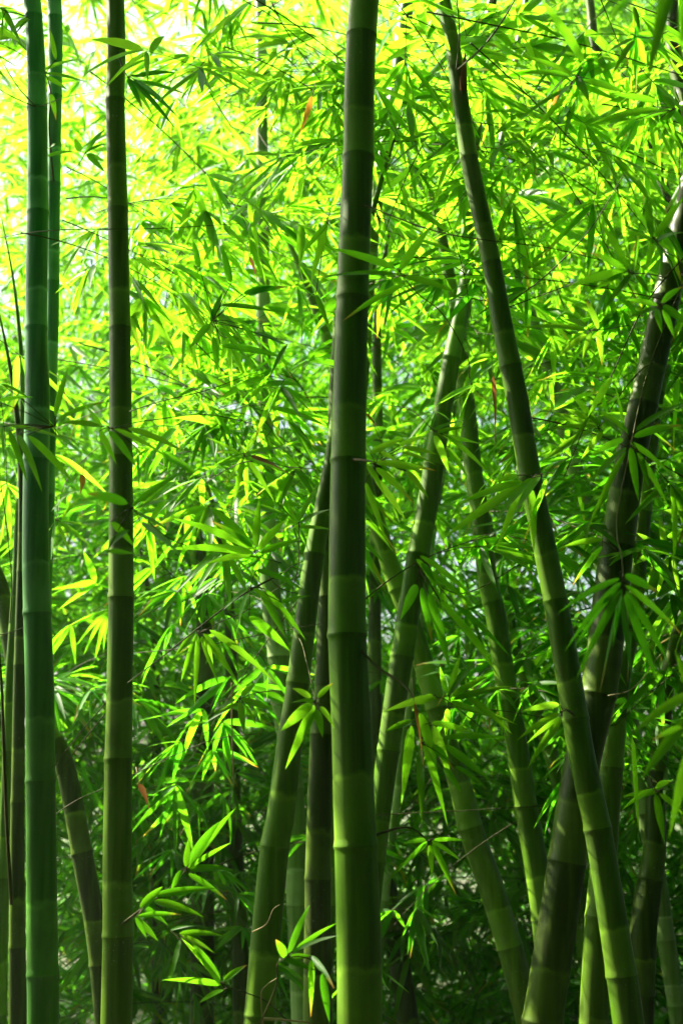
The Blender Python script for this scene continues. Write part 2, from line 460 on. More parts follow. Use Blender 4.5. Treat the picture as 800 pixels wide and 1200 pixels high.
def make_culm(key):
    label, mat, Y, pts, nodes = CULMS[key]
    P = []; rad = []
    for (x, y, w) in pts:
        d = dist_for_plane(y, Y)
        P.append(px(x, y, d)); rad.append(w * 0.5 * d / FOC)
    # downwards to the soil
    v = P[-1] - P[-2]; v = v / max(abs(v[2]), 1e-3)
    need = P[-1][2] + 0.08
    P_dn = [P[-1] + v * need * f * np.array([1 - 0.25 * f, 1 - 0.25 * f, 1]) for f in (0.5, 1.0)]
    r_dn = [rad[-1] * 1.03, rad[-1] * 1.06]
    # upwards beyond the frame
    v = P[0] - P[1]; v = v / max(abs(v[2]), 1e-3); v[:2] = np.clip(v[:2], -0.6, 0.6)
    young = key in YOUNG
    top = P[0][2] + 0.9 if young else max(7.6, P[0][2] + 1.0); hgt = top - P[0][2]
    side = np.array([math.copysign(0.25, v[0]), -0.1, 0])
    P_up = [P[0] + v * hgt * f + side * hgt * f * f * 0.5 for f in (1.0, 0.66, 0.33)]
    r_up = [rad[0] * 0.06, rad[0] * 0.45, rad[0] * 0.80] if young else [rad[0] * 0.42, rad[0] * 0.66, rad[0] * 0.86]
    P = P_up + P + P_dn; rad = r_up + rad + r_dn
    n = 10
    path = catmull(P, n)
    rr = catmull([[r, 0, 0] for r in rad], n)[:, 0]
    sl = np.concatenate([[0], np.cumsum(np.linalg.norm(np.diff(path, axis=0), axis=1))])
    # where the nodes sit along the axis
    pr = np.array([project(p) for p in path])
    ns = []
    for ny in nodes:
        vis = pr[:, 1]
        ns.append(float(np.interp(ny, vis, sl)) if vis[0] < vis[-1] else 0)
    ns = sorted(ns)
    gap = (ns[-1] - ns[0]) / max(1, len(ns) - 1) if len(ns) > 1 else 0.35
    s = ns[0] - gap * 0.96
    while s > 0.05: ns.insert(0, s); s -= gap * 0.96
    s = ns[-1] + gap * 1.03
    while s < sl[-1] - 0.02: ns.append(s); s += gap * 1.02
    ns = np.array(ns)
    # resample with extra rings at each node
    S = set(np.round(np.linspace(0, sl[-1], int(sl[-1] / 0.06)), 4).tolist())
    for a in ns:
        for e in (-0.022, -0.010, -0.004, 0.0, 0.003, 0.008, 0.018): S.add(round(float(np.clip(a + e, 0, sl[-1])), 4))
    S = np.array(sorted(S))
    pt = np.stack([np.interp(S, sl, path[:, k]) for k in range(3)], 1)
    r = np.interp(S, sl, rr)
    rs = np.random.default_rng(abs(hash(key)) % 1000 if False else sum(map(ord, key)))
    # slight zigzag from node to node
    off = rs.normal(0, 0.10, (len(ns), 2)) * r.mean()
    for k in range(2):
        pt[:, k] += np.interp(S, ns, off[:, k])
    dn = np.min(np.abs(S[:, None] - ns[None]), 1)
    sg = S[:, None] - ns[None]
    near = sg[np.arange(len(S)), np.argmin(np.abs(sg), 1)]
    bulge = 0.062 * np.exp(-(near / 0.012) ** 2) - 0.035 * np.exp(-((near - 0.008) / 0.004) ** 2)
    r2 = r * (1 + bulge)
    # v: 0 just above the lower node, 1 under the upper one (S grows downwards)
    j = np.searchsorted(ns, S, side='left')
    lo = np.concatenate([[ns[0] - gap], ns, [ns[-1] + gap]])
    v = np.clip((lo[j + 1] - S) / np.maximum(lo[j + 1] - lo[j], 1e-3), 0, 1)
    ir = rs.random(len(lo) + 1)[j]
    data = np.stack([v, ir, np.zeros(len(S)), np.zeros(len(S))], 1)
    foot = pt[-1].copy(); foot[2] = 0.0
    root = empty("bamboo_culm", foot)
    tag(root, label, "bamboo culm", "bamboo culms of the grove")
    mb = MB(); tube(mb, pt - foot, r2, 28, data)
    mb.build("stem", [CULM[mat]], root)
    # raised rings
    a = np.linspace(0, 2 * math.pi, 28, endpoint=False)
    tan = nrm(np.gradient(pt, axis=0))
    for q in ns:
        c = np.array([np.interp(q, S, pt[:, k]) for k in range(3)])
        X, Yp, d = project(c)
        if c[2] < 0.05 or Yp < -60 or Yp > 1260 or X < -40 or X > 840: continue
        tg = nrm(np.array([np.interp(q, S, tan[:, k]) for k in range(3)]))
        rq = float(np.interp(q, S, r))
        tl = rs.normal(0, 0.035, 2)
        mbr = MB()
        pth = np.array([c + tg * e for e in (-0.0045, -0.003, -0.0008, 0.0016, 0.003)])
        tube(mbr, pth - foot, rq * np.array([1.0, 1.045, 1.055, 1.045, 1.0]), 28, cap=False)
        mbr.build("node_ring", [RING], root)
    culm_axis[key] = (S, pt, r, ns, foot); culm_obj[key] = root

for k in CULMS: make_culm(k)

def culm_point(key, y):
    S, pt, r, ns, foot = culm_axis[key]
    pr = np.array([project(p) for p in pt[::3]])
    i = int(np.argmin(np.abs(pr[:, 1] - y))) * 3
    return pt[i], r[i]

# ------------------------------------------------------------------ hand-set leaf sprays
def hand_leaf_arrays(leaves, d, rs, wr=0.115):
    base = []; dr = []; L = []; W = []; nor = []; dp = []
    for lf in leaves:
        bx, by, tx, ty = lf[:4]
        w = lf[4] if len(lf) > 4 else None
        ln = math.hypot(tx - bx, ty - by)
        b = px(bx, by, d + rs.normal(0, 0.02))
        tip = px(tx, ty, d + rs.normal(0, 0.28) * ln * d / FOC - 0.02)
        v = tip - b; l = np.linalg.norm(v)
        drp = 0.10 + 0.10 * rs.random()
        v = v + np.array([0, 0, 1.0]) * drp * l
        n = nrm(-(FWD) * 1.0 + np.array([rs.normal(0, .45), 0, 0.35 + rs.normal(0, .35)]))
        base.append(b); dr.append(v); L.append(np.linalg.norm(v)); nor.append(n); dp.append(drp)
        W.append((w * 0.88 * d / FOC) if w else ln * d / FOC * wr * rs.uniform(0.85, 1.15))
    return map(np.array, (base, dr, nor, L, W, dp))

sprays = 0
GR = "leafy twigs of the bamboo grove"
def spray(label, d, hue, leaves, stem, attach=None, root_d=6.2, wr=0.115, fr=None):
    """one leafy twig. stem: pixels from the fan outwards to where it comes from; attach: the culm that bears it"""
    global sprays
    sprays += 1
    rs = np.random.default_rng(400 + sprays)
    pts = []
    n = len(stem)
    end_d = root_d
    if attach:
        cp, cr = culm_point(attach, stem[-1][1]); end_d = (cp - CAM) @ FWD
    for i, (x, y) in enumerate(stem):
        f = (i / max(1, n - 1)) ** 1.4
        pts.append(px(x, y, d + (end_d - d) * f))
    if attach: pts[-1] = cp
    if attach:
        foot = culm_axis[attach][4]; parent = culm_obj[attach]
        mbt = MB(); path = catmull(pts, 6) - foot
        tube(mbt, path, np.linspace(0.0012, 0.0042, len(path)), 6)
        tw = mbt.build("branch", [TWIG], parent)
        par2 = tw; org = foot
    else:
        org = pts[-1].copy()
        par2 = empty("leafy_twig", org)
        tag(par2, label, "leafy twig", GR)
        mbt = MB(); path = catmull(pts, 6) - org
        tube(mbt, path, np.linspace(0.0010, 0.0022, len(path)), 6)
        # short stalks to each leaf
        tw = mbt.build("twig", [TWIG], par2)
    base, dr, nor, L, W, dp = hand_leaf_arrays(leaves, d, rs, wr)
    mb = MB()
    N = len(base)
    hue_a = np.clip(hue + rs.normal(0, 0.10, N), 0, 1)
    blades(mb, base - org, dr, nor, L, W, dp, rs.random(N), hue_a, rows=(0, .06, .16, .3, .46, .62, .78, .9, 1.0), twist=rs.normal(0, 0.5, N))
    # petioles from each leaf base to the stem's nearest point
    mo = MB()
    for b in base:
        q = b - org
        k = np.argmin(np.linalg.norm(path - q, axis=1))
        e = path[k]
        if np.linalg.norm(e - q) > 0.004:
            tube(mb, np.array([q, q * 0.5 + e * 0.5 + np.array([0, 0, 0.004]), e]), 0.0011, 4, mat=1)
    mb.build("leaves", [LEAF, TWIG], par2)
    return par2

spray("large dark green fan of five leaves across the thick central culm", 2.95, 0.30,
  [(464,315,384,290,11),(465,322,370,327,8),(473,333,400,378,10),(468,316,504,265,13),(475,325,535,343,12)], [(469,320),(490,345),(520,370),(548,420),(560,460),(640,520)])
spray("two long upright leaves hanging close left of the central culm", 3.25, 0.35,
  [(383,258,363,339,10),(370,345,387,392,8),(384,262,352,300)], [(384,255),(400,240),(470,262),(560,275)])
spray("drooping green fan hanging in front of the blue-green culm at mid height", 3.1, 0.45,
  [(8,498,90,520,9),(11,505,33,570,9),(21,509,50,579,10),(32,510,88,570,11),(66,510,108,529),(68,492,125,470,9),(65,488,80,430,10),(3,500,6,545),(-4,470,40,465),(2,450,38,470)], [(64,500),(30,500),(0,494),(-60,480)])
spray("light green fan spreading right across the olive-brown culm at mid height", 3.0, 0.6,
  [(128,505,161,550,11),(133,503,198,538,11),(150,502,218,532,9),(117,505,137,545,9),(118,500,70,495,10),(155,520,172,540),(120,500,95,470)], [(130,502),(180,492),(260,488),(340,520),(420,600)])
spray("broad blurred green leaves below the fan on the olive-brown culm", 2.7, 0.35,
  [(150,590,102,578,14),(154,594,220,550,9),(157,597,222,585,10),(157,600,209,630,9),(130,612,158,642,11),(128,640,153,620,10),(126,646,158,649,7),(165,612,215,655,9)], [(155,595),(220,640),(330,660),(420,700)])
spray("yellow-green star of leaves between the blue-green and the olive culm", 4.4, 0.85,
  [(65,612,60,660),(72,612,105,618),(68,614,84,658),(70,612,106,640),(72,608,96,580),(66,610,56,625),(75,600,100,590),(66,582,95,575),(60,600,90,570)], [(66,610),(80,560),(120,520),(180,470)])
spray("bright rosette of leaves around a brown dry leaf, left of centre", 4.3, 0.8,
  [(286,534,252,530),(286,532,308,500),(288,532,340,525),(287,536,290,592),(286,537,272,600),(284,537,262,575),(290,536,345,560),(286,530,270,505),(283,534,240,512),(289,538,322,590),(284,532,248,548)], [(286,533),(320,500),(300,470),(250,480),(180,500)])
spray("small bright yellow star of leaves touching the central culm's left side", 3.6, 0.95,
  [(350,612,375,565,9),(352,612,390,596,8),(349,613,336,588,8),(350,615,336,625),(351,618,389,621,7),(348,614,332,606)], [(350,614),(350,660),(345,720),(400,760)])
spray("wide fan of large mid-green leaves above the pale milky culm's foot", 3.4, 0.5,
  [(300,645,247,610,11),(298,648,196,644,12),(302,645,336,607,11),(300,642,304,583,12),(296,642,246,592,12),(296,643,200,606,11),(295,650,240,662,10),(305,648,352,632,9)], [(298,646),(330,690),(380,700),(440,720)])
spray("crisp light fan of narrow leaves at the mossy slanting culm's bend", 3.9, 0.75,
  [(508,504,545,493,7),(512,507,547,501,7),(518,510,574,523,9),(524,512,571,554,10),(524,524,548,561,8),(508,510,527,558,12),(512,505,530,515),(505,504,480,520)], [(508,505),(480,480),(440,470),(400,440),(370,380)])
spray("dense yellow-green tuft of leaves sprouting right of the central culm", 3.15, 0.9,
  [(434,532,475,513,9),(468,522,502,510,8),(472,524,513,533,7),(434,541,512,552,8),(440,543,494,553,10),(476,552,502,585,9),(440,548,486,592,10),(438,560,476,612,11),(428,565,453,638,10),(470,530,512,546,7),(430,545,450,580,9),(445,530,470,545,8)], [(440,545),(432,540),(408,540)], attach='main')
spray("", 3.3, 0.72,
  [(612,564,530,594,11),(612,568,516,634,13),(611,570,580,649,11),(606,557,579,566,8),(624,560,578,618,13),(622,572,625,650,13),(632,556,600,610,13),(640,560,612,640,10)], [(622,560),(634,556),(626,566)], attach='lean')
spray("large dark green hanging fan in front of the dark brown culm's upper half", 2.9, 0.40,
  [(735,524,687,569,10),(733,528,686,626,8),(738,524,748,590,11),(745,530,783,596,10),(738,518,800,572,10),(730,515,690,535,10),(742,512,800,498,11),(744,505,805,470,10),(735,508,700,480,12),(748,530,760,575,9),(730,505,720,450,10)], [(738,516),(770,495),(800,475),(860,450)])
spray("bright yellow-green leaves pointing left beside the long leaning culm", 3.7, 0.9,
  [(700,500,627,507,9),(702,503,649,484,8),(694,505,636,540,13),(704,498,660,478,9),(706,506,680,540,9),(698,496,668,462,9)], [(700,502),(712,515),(735,522),(790,500)])
spray("long narrow leaf on a straight twig slanting between the two leaning culms", 3.1, 0.55,
  [(716,442,688,490,11),(690,488,664,535,5)], [(660,560),(688,492),(716,440),(760,350),(830,270)], root_d=3.8)
spray("bright loose fan of leaves between the dark brown culm and the right edge", 4.2, 0.9,
  [(770,642,745,624,8),(768,645,738,641,7),(779,643,772,605,9),(781,630,812,618,9),(770,645,742,662,10),(772,650,757,690,9),(788,650,796,700,8),(782,652,768,702,9),(776,600,812,604,8),(790,640,815,650)], [(778,645),(800,640),(850,630)])
spray("dark drooping umbrella of long leaves hanging over the dark brown culm", 2.5, 0.12,  # deep leaf hue stands in for the shade on this fan
  [(726,678,652,721,9),(728,682,660,768,10),(727,684,671,764,7),(728,690,675,800,12),(729,692,702,817,9),(728,690,717,761,7),(729,700,741,805,10),(731,696,771,805,12),(732,692,785,783,11),(732,686,799,745,11),(731,674,771,695,12)], [(730,684),(728,655),(722,610),(735,540),(760,430),(800,330)], root_d=3.9)
spray("dull drooping bunch of long leaves over the mossy slanting culm", 3.2, 0.28,
  [(488,685,469,727,14),(494,688,506,755,12),(502,695,528,792,13),(515,703,590,806,12),(516,705,581,780,9),(532,708,598,772,8),(491,651,556,703,8),(487,655,518,692,9),(494,660,512,690,9),(498,668,554,712,8)], [(490,668),(500,660),(520,690),(560,690),(640,640)], root_d=4.6)
spray("green bunch hanging from an orange sheath right of the central culm", 3.05, 0.5,
  [(482,850,470,945,14),(492,876,494,970,11),(497,873,524,970,11),(491,835,513,908,13),(505,872,531,902,11),(521,873,576,917,12),(533,898,570,924,7),(518,865,597,865,9),(505,847,557,860,9),(484,845,450,858,9),(506,850,528,915,14),(520,900,540,930,9)], [(493,870),(488,840),(484,818),(470,800),(440,780),(410,745)], attach='main')
spray("single bright folded leaf arching over an orange sheath", 2.95, 0.85,
  [(511,818,446,836,11),(507,816,488,822,10)], [(511,817),(525,822),(560,850),(620,900)])
spray("light green upright fan beneath the dull drooping bunch", 3.8, 0.75,
  [(525,816,539,766,9),(526,815,558,775,9),(528,816,573,792,9),(530,820,601,804,9),(528,826,607,850,10),(540,812,600,862,10),(524,830,522,868,9),(523,812,515,780,9),(528,822,570,838,8)], [(526,818),(520,860),(500,920),(440,980)])
spray("", 3.2, 0.7,
  [(655,826,610,834,10),(656,836,605,869,9),(657,840,616,873,7),(658,842,617,904,10)], [(657,834),(664,832),(670,836)], attach='lean')
spray("big bright leaves reaching in from the right edge, low down", 2.2, 0.6,
  [(812,812,740,862,15),(812,838,748,921,17),(806,880,783,984,17),(798,852,764,868,8),(815,830,790,760,12)], [(812,840),(840,820),(900,790)], root_d=2.8)
spray("narrow curled leaves hanging near the right edge below the big ones", 3.0, 0.5,
  [(740,862,748,980,7),(767,930,779,992,11),(770,928,728,934,9),(765,925,728,950,7),(768,922,785,915,8),(772,930,800,955,8)], [(768,928),(792,915),(830,900),(880,880)])
spray("tall bright fan rising low down between the olive and the slanting culm", 3.3, 0.38,
  [(219,1019,277,945,11),(222,1012,259,960,13),(220,1017,271,987,8),(222,1019,277,1021,10),(220,1024,267,1056,10),(218,1016,221,982,9),(214,1020,200,1045,9)], [(219,1019),(200,1040),(160,1070),(137,1085)], attach='olive')
spray("flat lower fan of bright leaves touching the olive-brown culm's foot", 3.2, 0.38,
  [(180,1050,255,1041,11),(180,1056,240,1076,11),(165,1066,191,1038,13),(160,1075,213,1072,8),(160,1078,186,1104,9),(160,1074,172,1100,9),(164,1060,198,1086,9)], [(175,1058),(160,1070),(140,1078),(100,1090),(60,1130)])
spray("small neat fan with one short round leaf at the slanting culm's foot", 2.9, 0.38,
  [(338,1118,363,1058,10),(343,1116,396,1080,7),(346,1114,398,1096,8),(340,1122,365,1120,9),(333,1124,371,1138,9),(365,1120,392,1160,9),(364,1124,364,1195,11),(334,1122,323,1100,12),(378,1140,386,1200,12)], [(336,1122),(325,1130),(322,1160),(290,1230)], root_d=3.4)
spray("low cluster of dark and bright leaves at the bottom left of centre", 3.2, 0.5,
  [(260,1154,190,1148,10),(258,1152,222,1100,12),(262,1160,233,1176,9),(256,1150,212,1098,8),(210,1094,265,1098,8),(212,1100,200,1150,9),(262,1150,290,1130,9),(212,1096,252,1118,7),(200,1090,230,1085)], [(262,1156),(290,1164),(320,1180),(370,1230)], root_d=3.8)
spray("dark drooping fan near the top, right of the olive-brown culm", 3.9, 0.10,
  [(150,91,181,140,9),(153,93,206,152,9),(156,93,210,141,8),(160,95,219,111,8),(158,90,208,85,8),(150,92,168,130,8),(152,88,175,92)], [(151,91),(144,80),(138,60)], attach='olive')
spray("sparse fan of green leaves between the twin culms and the olive one", 3.9, 0.3,
  [(100,180,125,150,7),(102,182,124,203,8),(102,181,124,190,7),(101,179,124,168,6),(94,178,88,162,10)], [(100,180),(90,195),(72,205),(55,210)])
spray("light leaf fan poking right from behind the twin culms high up", 4.1, 0.9,
  [(52,82,98,68,7),(53,86,100,96,7),(54,90,80,106,7),(60,110,66,142,8),(66,70,58,32,7),(56,176,66,168,8),(56,183,88,178,6)], [(54,86),(60,110),(58,150),(62,215)], attach='twin')
spray("pale green leaves drooping at the top left corner", 3.5, 0.7,
  [(2,8,30,60,9),(36,22,15,46,9),(4,20,2,50),(14,38,0,30),(34,20,12,40,8),(-4,10,24,12)], [(8,14),(-10,0),(-50,-40)])
spray("green fan with yellow tips near the top right, below crossing twigs", 2.9, 0.40,
  [(672,88,597,63,11),(668,90,610,86,12),(664,104,600,146,8),(664,112,614,169,8),(676,92,690,122,12),(684,74,632,-4,12),(682,95,732,108,11),(668,100,650,122,10)], [(676,90),(700,95),(735,110),(790,125),(850,120)])
spray("dark green wide fan reaching left from the top right edge", 3.0, 0.22,
  [(790,126,773,111,10),(770,120,717,110,9),(772,128,690,146,11),(790,130,759,162,8),(788,128,716,150,8),(768,126,716,168,8),(772,140,798,174,9),(745,140,718,170,8)], [(790,128),(810,120),(860,100)])
spray("big out-of-focus dark leaves hanging into the top right corner", 1.7, 0.20,
  [(790,-30,756,108,20),(806,-20,797,62,16),(756,-22,708,36,12)], [(790,-30),(830,-60),(900,-90)], root_d=2.4)
spray("group of slim green leaves under a twig, upper right", 2.9, 0.45,
  [(742,45,690,77,10),(743,47,716,91,9),(742,8,750,41,7),(738,40,716,28,9),(736,42,672,44,7)], [(744,43),(770,42),(820,20),(870,10)])
spray("large mid-green star with long leaves left of the dark brown culm's top", 2.8, 0.42,
  [(735,318,665,337,13),(733,318,690,296,11),(735,316,701,258,12),(742,318,748,270,10),(740,322,716,352,10),(744,322,760,345,9),(736,326,706,365,9),(730,320,690,345,8)], [(738,320),(765,322),(800,330),(850,330)])
spray("spiky dark star of leaves over the dark brown culm near the right edge", 2.7, 0.35,
  [(764,280,731,227,10),(764,278,756,230,10),(768,278,802,228,11),(768,282,805,272,11),(764,285,756,317,10),(762,280,728,273,9),(770,284,800,310,10)], [(766,280),(790,300),(840,310)])
spray("lone yellow leaf pair with small fan between the two right-hand culms", 3.4, 0.85,
  [(688,388,609,384,9),(686,382,658,374,9),(687,392,652,422,8),(692,390,682,424,9),(700,386,686,350,10),(700,388,705,430,9)], [(691,388),(715,385),(760,380),(830,390)])
spray("dark fan crossing the dark brown culm's lit edge, partly yellowed", 3.0, 0.3,
  [(770,358,731,351,8),(770,362,735,372,8),(776,362,790,398,9),(776,358,810,385,11),(768,362,775,392,9),(774,355,800,335,9)], [(772,359),(790,350),(830,340)])
spray("sunny many-leaved star right of the leaning culm, above mid height", 4.3, 0.9,
  [(620,313,618,288,8),(622,313,652,300,8),(622,314,654,318,7),(620,316,619,340,9),(618,316,607,338,8),(617,312,600,300,8),(616,314,596,322,7),(622,311,640,292,7),(622,316,640,330,8),(618,311,606,292,8)], [(620,313),(640,295),(690,250),(715,215)])
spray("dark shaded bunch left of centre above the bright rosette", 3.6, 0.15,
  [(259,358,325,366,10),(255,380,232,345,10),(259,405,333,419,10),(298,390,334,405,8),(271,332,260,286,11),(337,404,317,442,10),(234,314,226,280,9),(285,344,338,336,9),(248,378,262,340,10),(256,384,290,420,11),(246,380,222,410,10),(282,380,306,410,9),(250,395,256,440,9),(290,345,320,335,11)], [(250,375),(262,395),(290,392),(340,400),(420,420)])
spray("dark hanging leaf with lighter neighbours left of the slanting smooth culm", 3.3, 0.4,
  [(290,695,275,753,11),(300,668,360,695,10),(330,706,366,698,7),(292,722,341,765,14),(310,690,359,752,9),(306,692,335,750,12),(296,690,340,728,11),(290,690,262,715,9)], [(293,690),(330,672),(350,660),(400,640)])
spray("thin twig with straight hanging leaves low left of the slanting culm", 3.4, 0.6,
  [(232,744,228,832,8),(236,745,257,806,9),(238,742,282,806,11),(245,738,324,804,10),(232,742,212,800,9),(230,740,205,770,9),(240,748,250,780,8)], [(234,742),(260,728),(290,715),(340,680),(400,650)])
spray("clean light green fan overlapping the slanting culm and its dark neighbour", 3.0, 0.7,
  [(368,822,340,824,9),(366,824,328,858,15),(370,828,349,872,16),(368,826,334,903,15),(371,832,378,865,11),(375,828,392,855,9),(364,818,342,806,9),(372,818,390,800,8)], [(369,824),(360,780),(345,740),(300,700),(240,690)])
spray("thin-leaved yellowish fan left of the slanting culm at lower mid height", 3.5, 0.8,
  [(282,820,322,833,10),(281,823,287,862,10),(278,824,236,852,6),(276,820,250,835,8),(283,816,300,800,8),(286,826,300,850,8)], [(281,819),(300,812),(340,806),(390,790)])
spray("two leaves pointing left out from the dark brown culm's shaded side", 3.5, 0.5,
  [(706,632,653,644,9),(705,640,670,688,9)], [(705,634),(716,640),(720,650)], attach='brown')
spray("thin pale-edged fan low down right of the central culm", 3.3, 0.45,
  [(501,986,464,1024,8),(500,988,449,1040,6),(505,985,540,1010,7),(506,988,535,1052,9),(503,990,506,1030,9),(500,984,470,990,7),(508,984,545,985,7)], [(502,986),(480,970),(450,975),(415,990)], attach='main')

# labels for the branches a culm bears
for key, root in culm_obj.items():
    for ch in root.children:
        if ch.name.startswith("branch"): ch["label"] = "thin side branch ending in a fan of leaves"

# dry leaves caught in the foliage
def dead_leaf(label, d, pts, w, rn):
    (bx, by), (tx, ty) = pts
    b = px(bx, by, d); tp = px(tx, ty, d - 0.02)
    root = empty("dry_leaf", b)
    mb = MB(); v = tp - b; l = np.linalg.norm(v)
    blades(mb, [np.zeros(3)], [v + np.array([0, 0, .08 * l])], [-FWD + np.array([.5, 0, .4])], l * 1.05, w * d / FOC, 0.08, rn, 0.0,
           rows=(0, .08, .2, .35, .5, .65, .8, .92, 1.0), twist=np.array([1.4]))
    mb.build("blade", [DEAD], root)
    ms = MB(); tube(ms, np.array([[0, 0, 0], nrm(-v) * 0.012 + [0, 0, 0.006], nrm(-v) * 0.03 + [0, 0.01, 0.02]]), 0.0012, 5)
    ms.build("stalk", [PALETWIG], root)
    tag(root, label, "dry leaf", "dry leaves caught in the foliage")
dead_leaf("long rusty brown dry leaf slanting left of the central culm", 3.9, ((293,534),(343,558)), 9, 0.1)
dead_leaf("rusty strip hanging straight down left of the long leaning culm", 3.7, ((577,440),(580,518)), 9, 0.2)
dead_leaf("small orange leaf hanging between the blue-green and the olive culm", 3.9, ((97,556),(94,578)), 9, 0.8)
dead_leaf("orange-yellow leaf in the bright canopy left of the central culm", 3.9, ((366,112),(350,160)), 9, 1.0)
dead_leaf("orange stripe hanging from the folded leaf right of the central culm", 2.9, ((485,822),(495,892)), 6, 0.6)
dead_leaf("brown curled leaf low down just right of the olive-brown culm", 4.0, ((163,918),(175,950)), 10, 0.15)
dead_leaf("brown leaf stub above the dark cluster left of centre", 4.2, ((292,300),(302,332)), 7, 0.1)
dead_leaf("orange curled leaf close right of the central culm at mid height", 4.1, ((428,484),(446,508)), 6, 0.8)
dead_leaf("small rusty leaf behind the blue-green culm at mid height", 4.6, ((70,452),(80,478)), 7, 0.3)
dead_leaf("yellow leaf lying on twigs near the top right", 3.3, ((655,105),(640,140)), 6, 1.0)

# bare thin twigs crossing the view, each one borne by a culm behind
def bare_twig(label, pts, ds, r0, r1, mat=None, attach=None):
    P = [px(x, y, d) for (x, y), d in zip(pts, ds)]
    if attach:
        cp, cr = culm_point(attach, pts[0][1]); P[0] = cp
        foot = culm_axis[attach][4]
        mb = MB(); pa = catmull(P, 5) - foot
        tube(mb, pa, np.linspace(r0, r1, len(pa)), 6)
        o = mb.build("side_twig", [mat or TWIG], culm_obj[attach]); return
    org = P[0].copy(); mb = MB(); pa = catmull(P, 5) - org
    tube(mb, pa, np.linspace(r0, r1, len(pa)), 6)
    # little knots along the twig
    o = mb.build("bare_twig", [mat or TWIG]); o.location = org.tolist()
    tag(o, label, "twig", "bare twigs crossing the grove")
bare_twig("", [(33,128),(20,100),(-6,56)], [4,3.8,3.7], .0022, .001, attach='teal')
bare_twig("", [(33,128),(12,112),(-10,98)], [4,3.9,3.9], .002, .001, attach='teal')
bare_twig("", [(56,120),(80,113),(110,108)], [4,3.9,3.9], .0014, .0008, attach='teal')
bare_twig("", [(540,85),(560,60),(586,28),(614,-20)], [3.5,3.4,3.3,3.3], .003, .0016, attach='lean')
bare_twig("", [(536,82),(538,40),(533,-20)], [3.5,3.4,3.3], .0025, .0012, attach='lean')
bare_twig("long straight dark twig crossing the top right, sloping down rightwards", [(500,14),(580,30),(680,52),(820,95)], [3.3,3.2,3.2,3.1], .0022, .0014)
bare_twig("dark twig running level across the culms at upper mid height", [(-20,282),(60,270),(180,268),(280,262)], [4.2,3.6,3.6,3.9], .0014, .0010)
bare_twig("", [(432,265),(500,268),(560,280),(640,290),(705,305)], [3.4,3.3,3.2,3.2,3.2], .0018, .0011, attach='main')
bare_twig("hair-thin twig drooping right of the central culm, upper half", [(520,245),(535,290),(545,330),(552,375)], [3.5,3.4,3.4,3.5], .0013, .0009)
bare_twig("dark twig sloping up right between the olive and the central culm", [(152,482),(190,470),(240,458),(290,440)], [3.7,3.5,3.5,3.7], .0016, .001, )
bare_twig("twig sloping from the centre down to the lower left in front of the dark gap", [(330,672),(280,700),(230,738),(190,770),(150,800)], [3.6,3.5,3.4,3.4,3.5], .0022, .0013)
bare_twig("long thin twig running almost level past the slanting culm's upper part", [(160,765),(230,758),(300,745),(380,730)], [4.0,3.9,3.9,4.0], .0013, .0009)
bare_twig("upper one of two parallel twigs between the blue-green and the olive culm", [(124,824),(95,858),(62,900)], [3.7,3.7,3.8], .0015, .0012)
bare_twig("lower one of two parallel twigs between the blue-green and the olive culm", [(124,836),(98,868),(62,915)], [3.7,3.7,3.8], .0015, .0012)
bare_twig("twig rising right towards the olive-brown culm's lower half", [(60,958),(90,938),(130,920),(240,870),(300,860)], [3.9,3.9,4.0,4.0,4.1], .0016, .001)
bare_twig("thin horizontal twig low down behind the leaning culms", [(440,955),(540,950),(640,945),(700,950)], [4.4,4.4,4.4,4.6], .0014, .001)
bare_twig("crooked pale dry twig in front of the slanting culm's foot", [(296,1092),(312,1083),(320,1066),(328,1060)], [3.6,3.5,3.5,3.5], .0016, .0010, PALETWIG)
bare_twig("pale forked dry twig at the bottom beside the slanting culm", [(308,1200),(306,1165),(312,1155),(325,1146)], [3.4,3.4,3.4,3.5], .0022, .0013, PALETWIG)
bare_twig("pale stick lying flat at the very bottom left of the central culm", [(308,1194),(330,1195),(362,1198)], [3.3,3.3,3.3], .0035, .0022, PALETWIG)
bare_twig("pale dry twig curving over the yellow-edged culm at lower right", [(712,815),(735,810),(752,796),(762,780),(780,760)], [3.8,3.7,3.7,3.6,3.7], .0016, .001, PALETWIG)
bare_twig("dark twig rising steeply on the left border", [(14,1060),(8,960),(4,850),(2,800),(-6,700)], [3.6,3.6,3.6,3.6,3.6], .005, .003)
bare_twig("thin dark twig arching beside the left border at mid height", [(12,730),(14,680),(6,600),(0,560),(-4,530)], [4.0,3.9,3.9,3.9,3.9], .0016, .001)
bare_twig("reddish dark twig across the foot of the left border culms", [(-10,745),(10,742),(28,735)], [3.8,3.8,3.9], .0016, .001)
bare_twig("dark twig slanting up right across the sunny leaves, upper right", [(596,355),(640,322),(690,270),(730,205)], [3.8,3.6,3.5,3.5], .002, .001)
bare_twig("lower dark twig slanting up right beside the leaning culm", [(590,362),(650,340),(700,322),(735,310)], [3.8,3.6,3.5,3.5], .0016, .001)
bare_twig("twig dipping from top centre to the central culm's left", [(285,0),(320,20),(350,45),(395,75)], [3.8,3.7,3.7,3.8], .0015, .001)
bare_twig("brown hanging stem low down left of the slanting culm", [(272,800),(272,860),(274,920)], [4.5,4.5,4.5], .0035, .0025, PALETWIG)
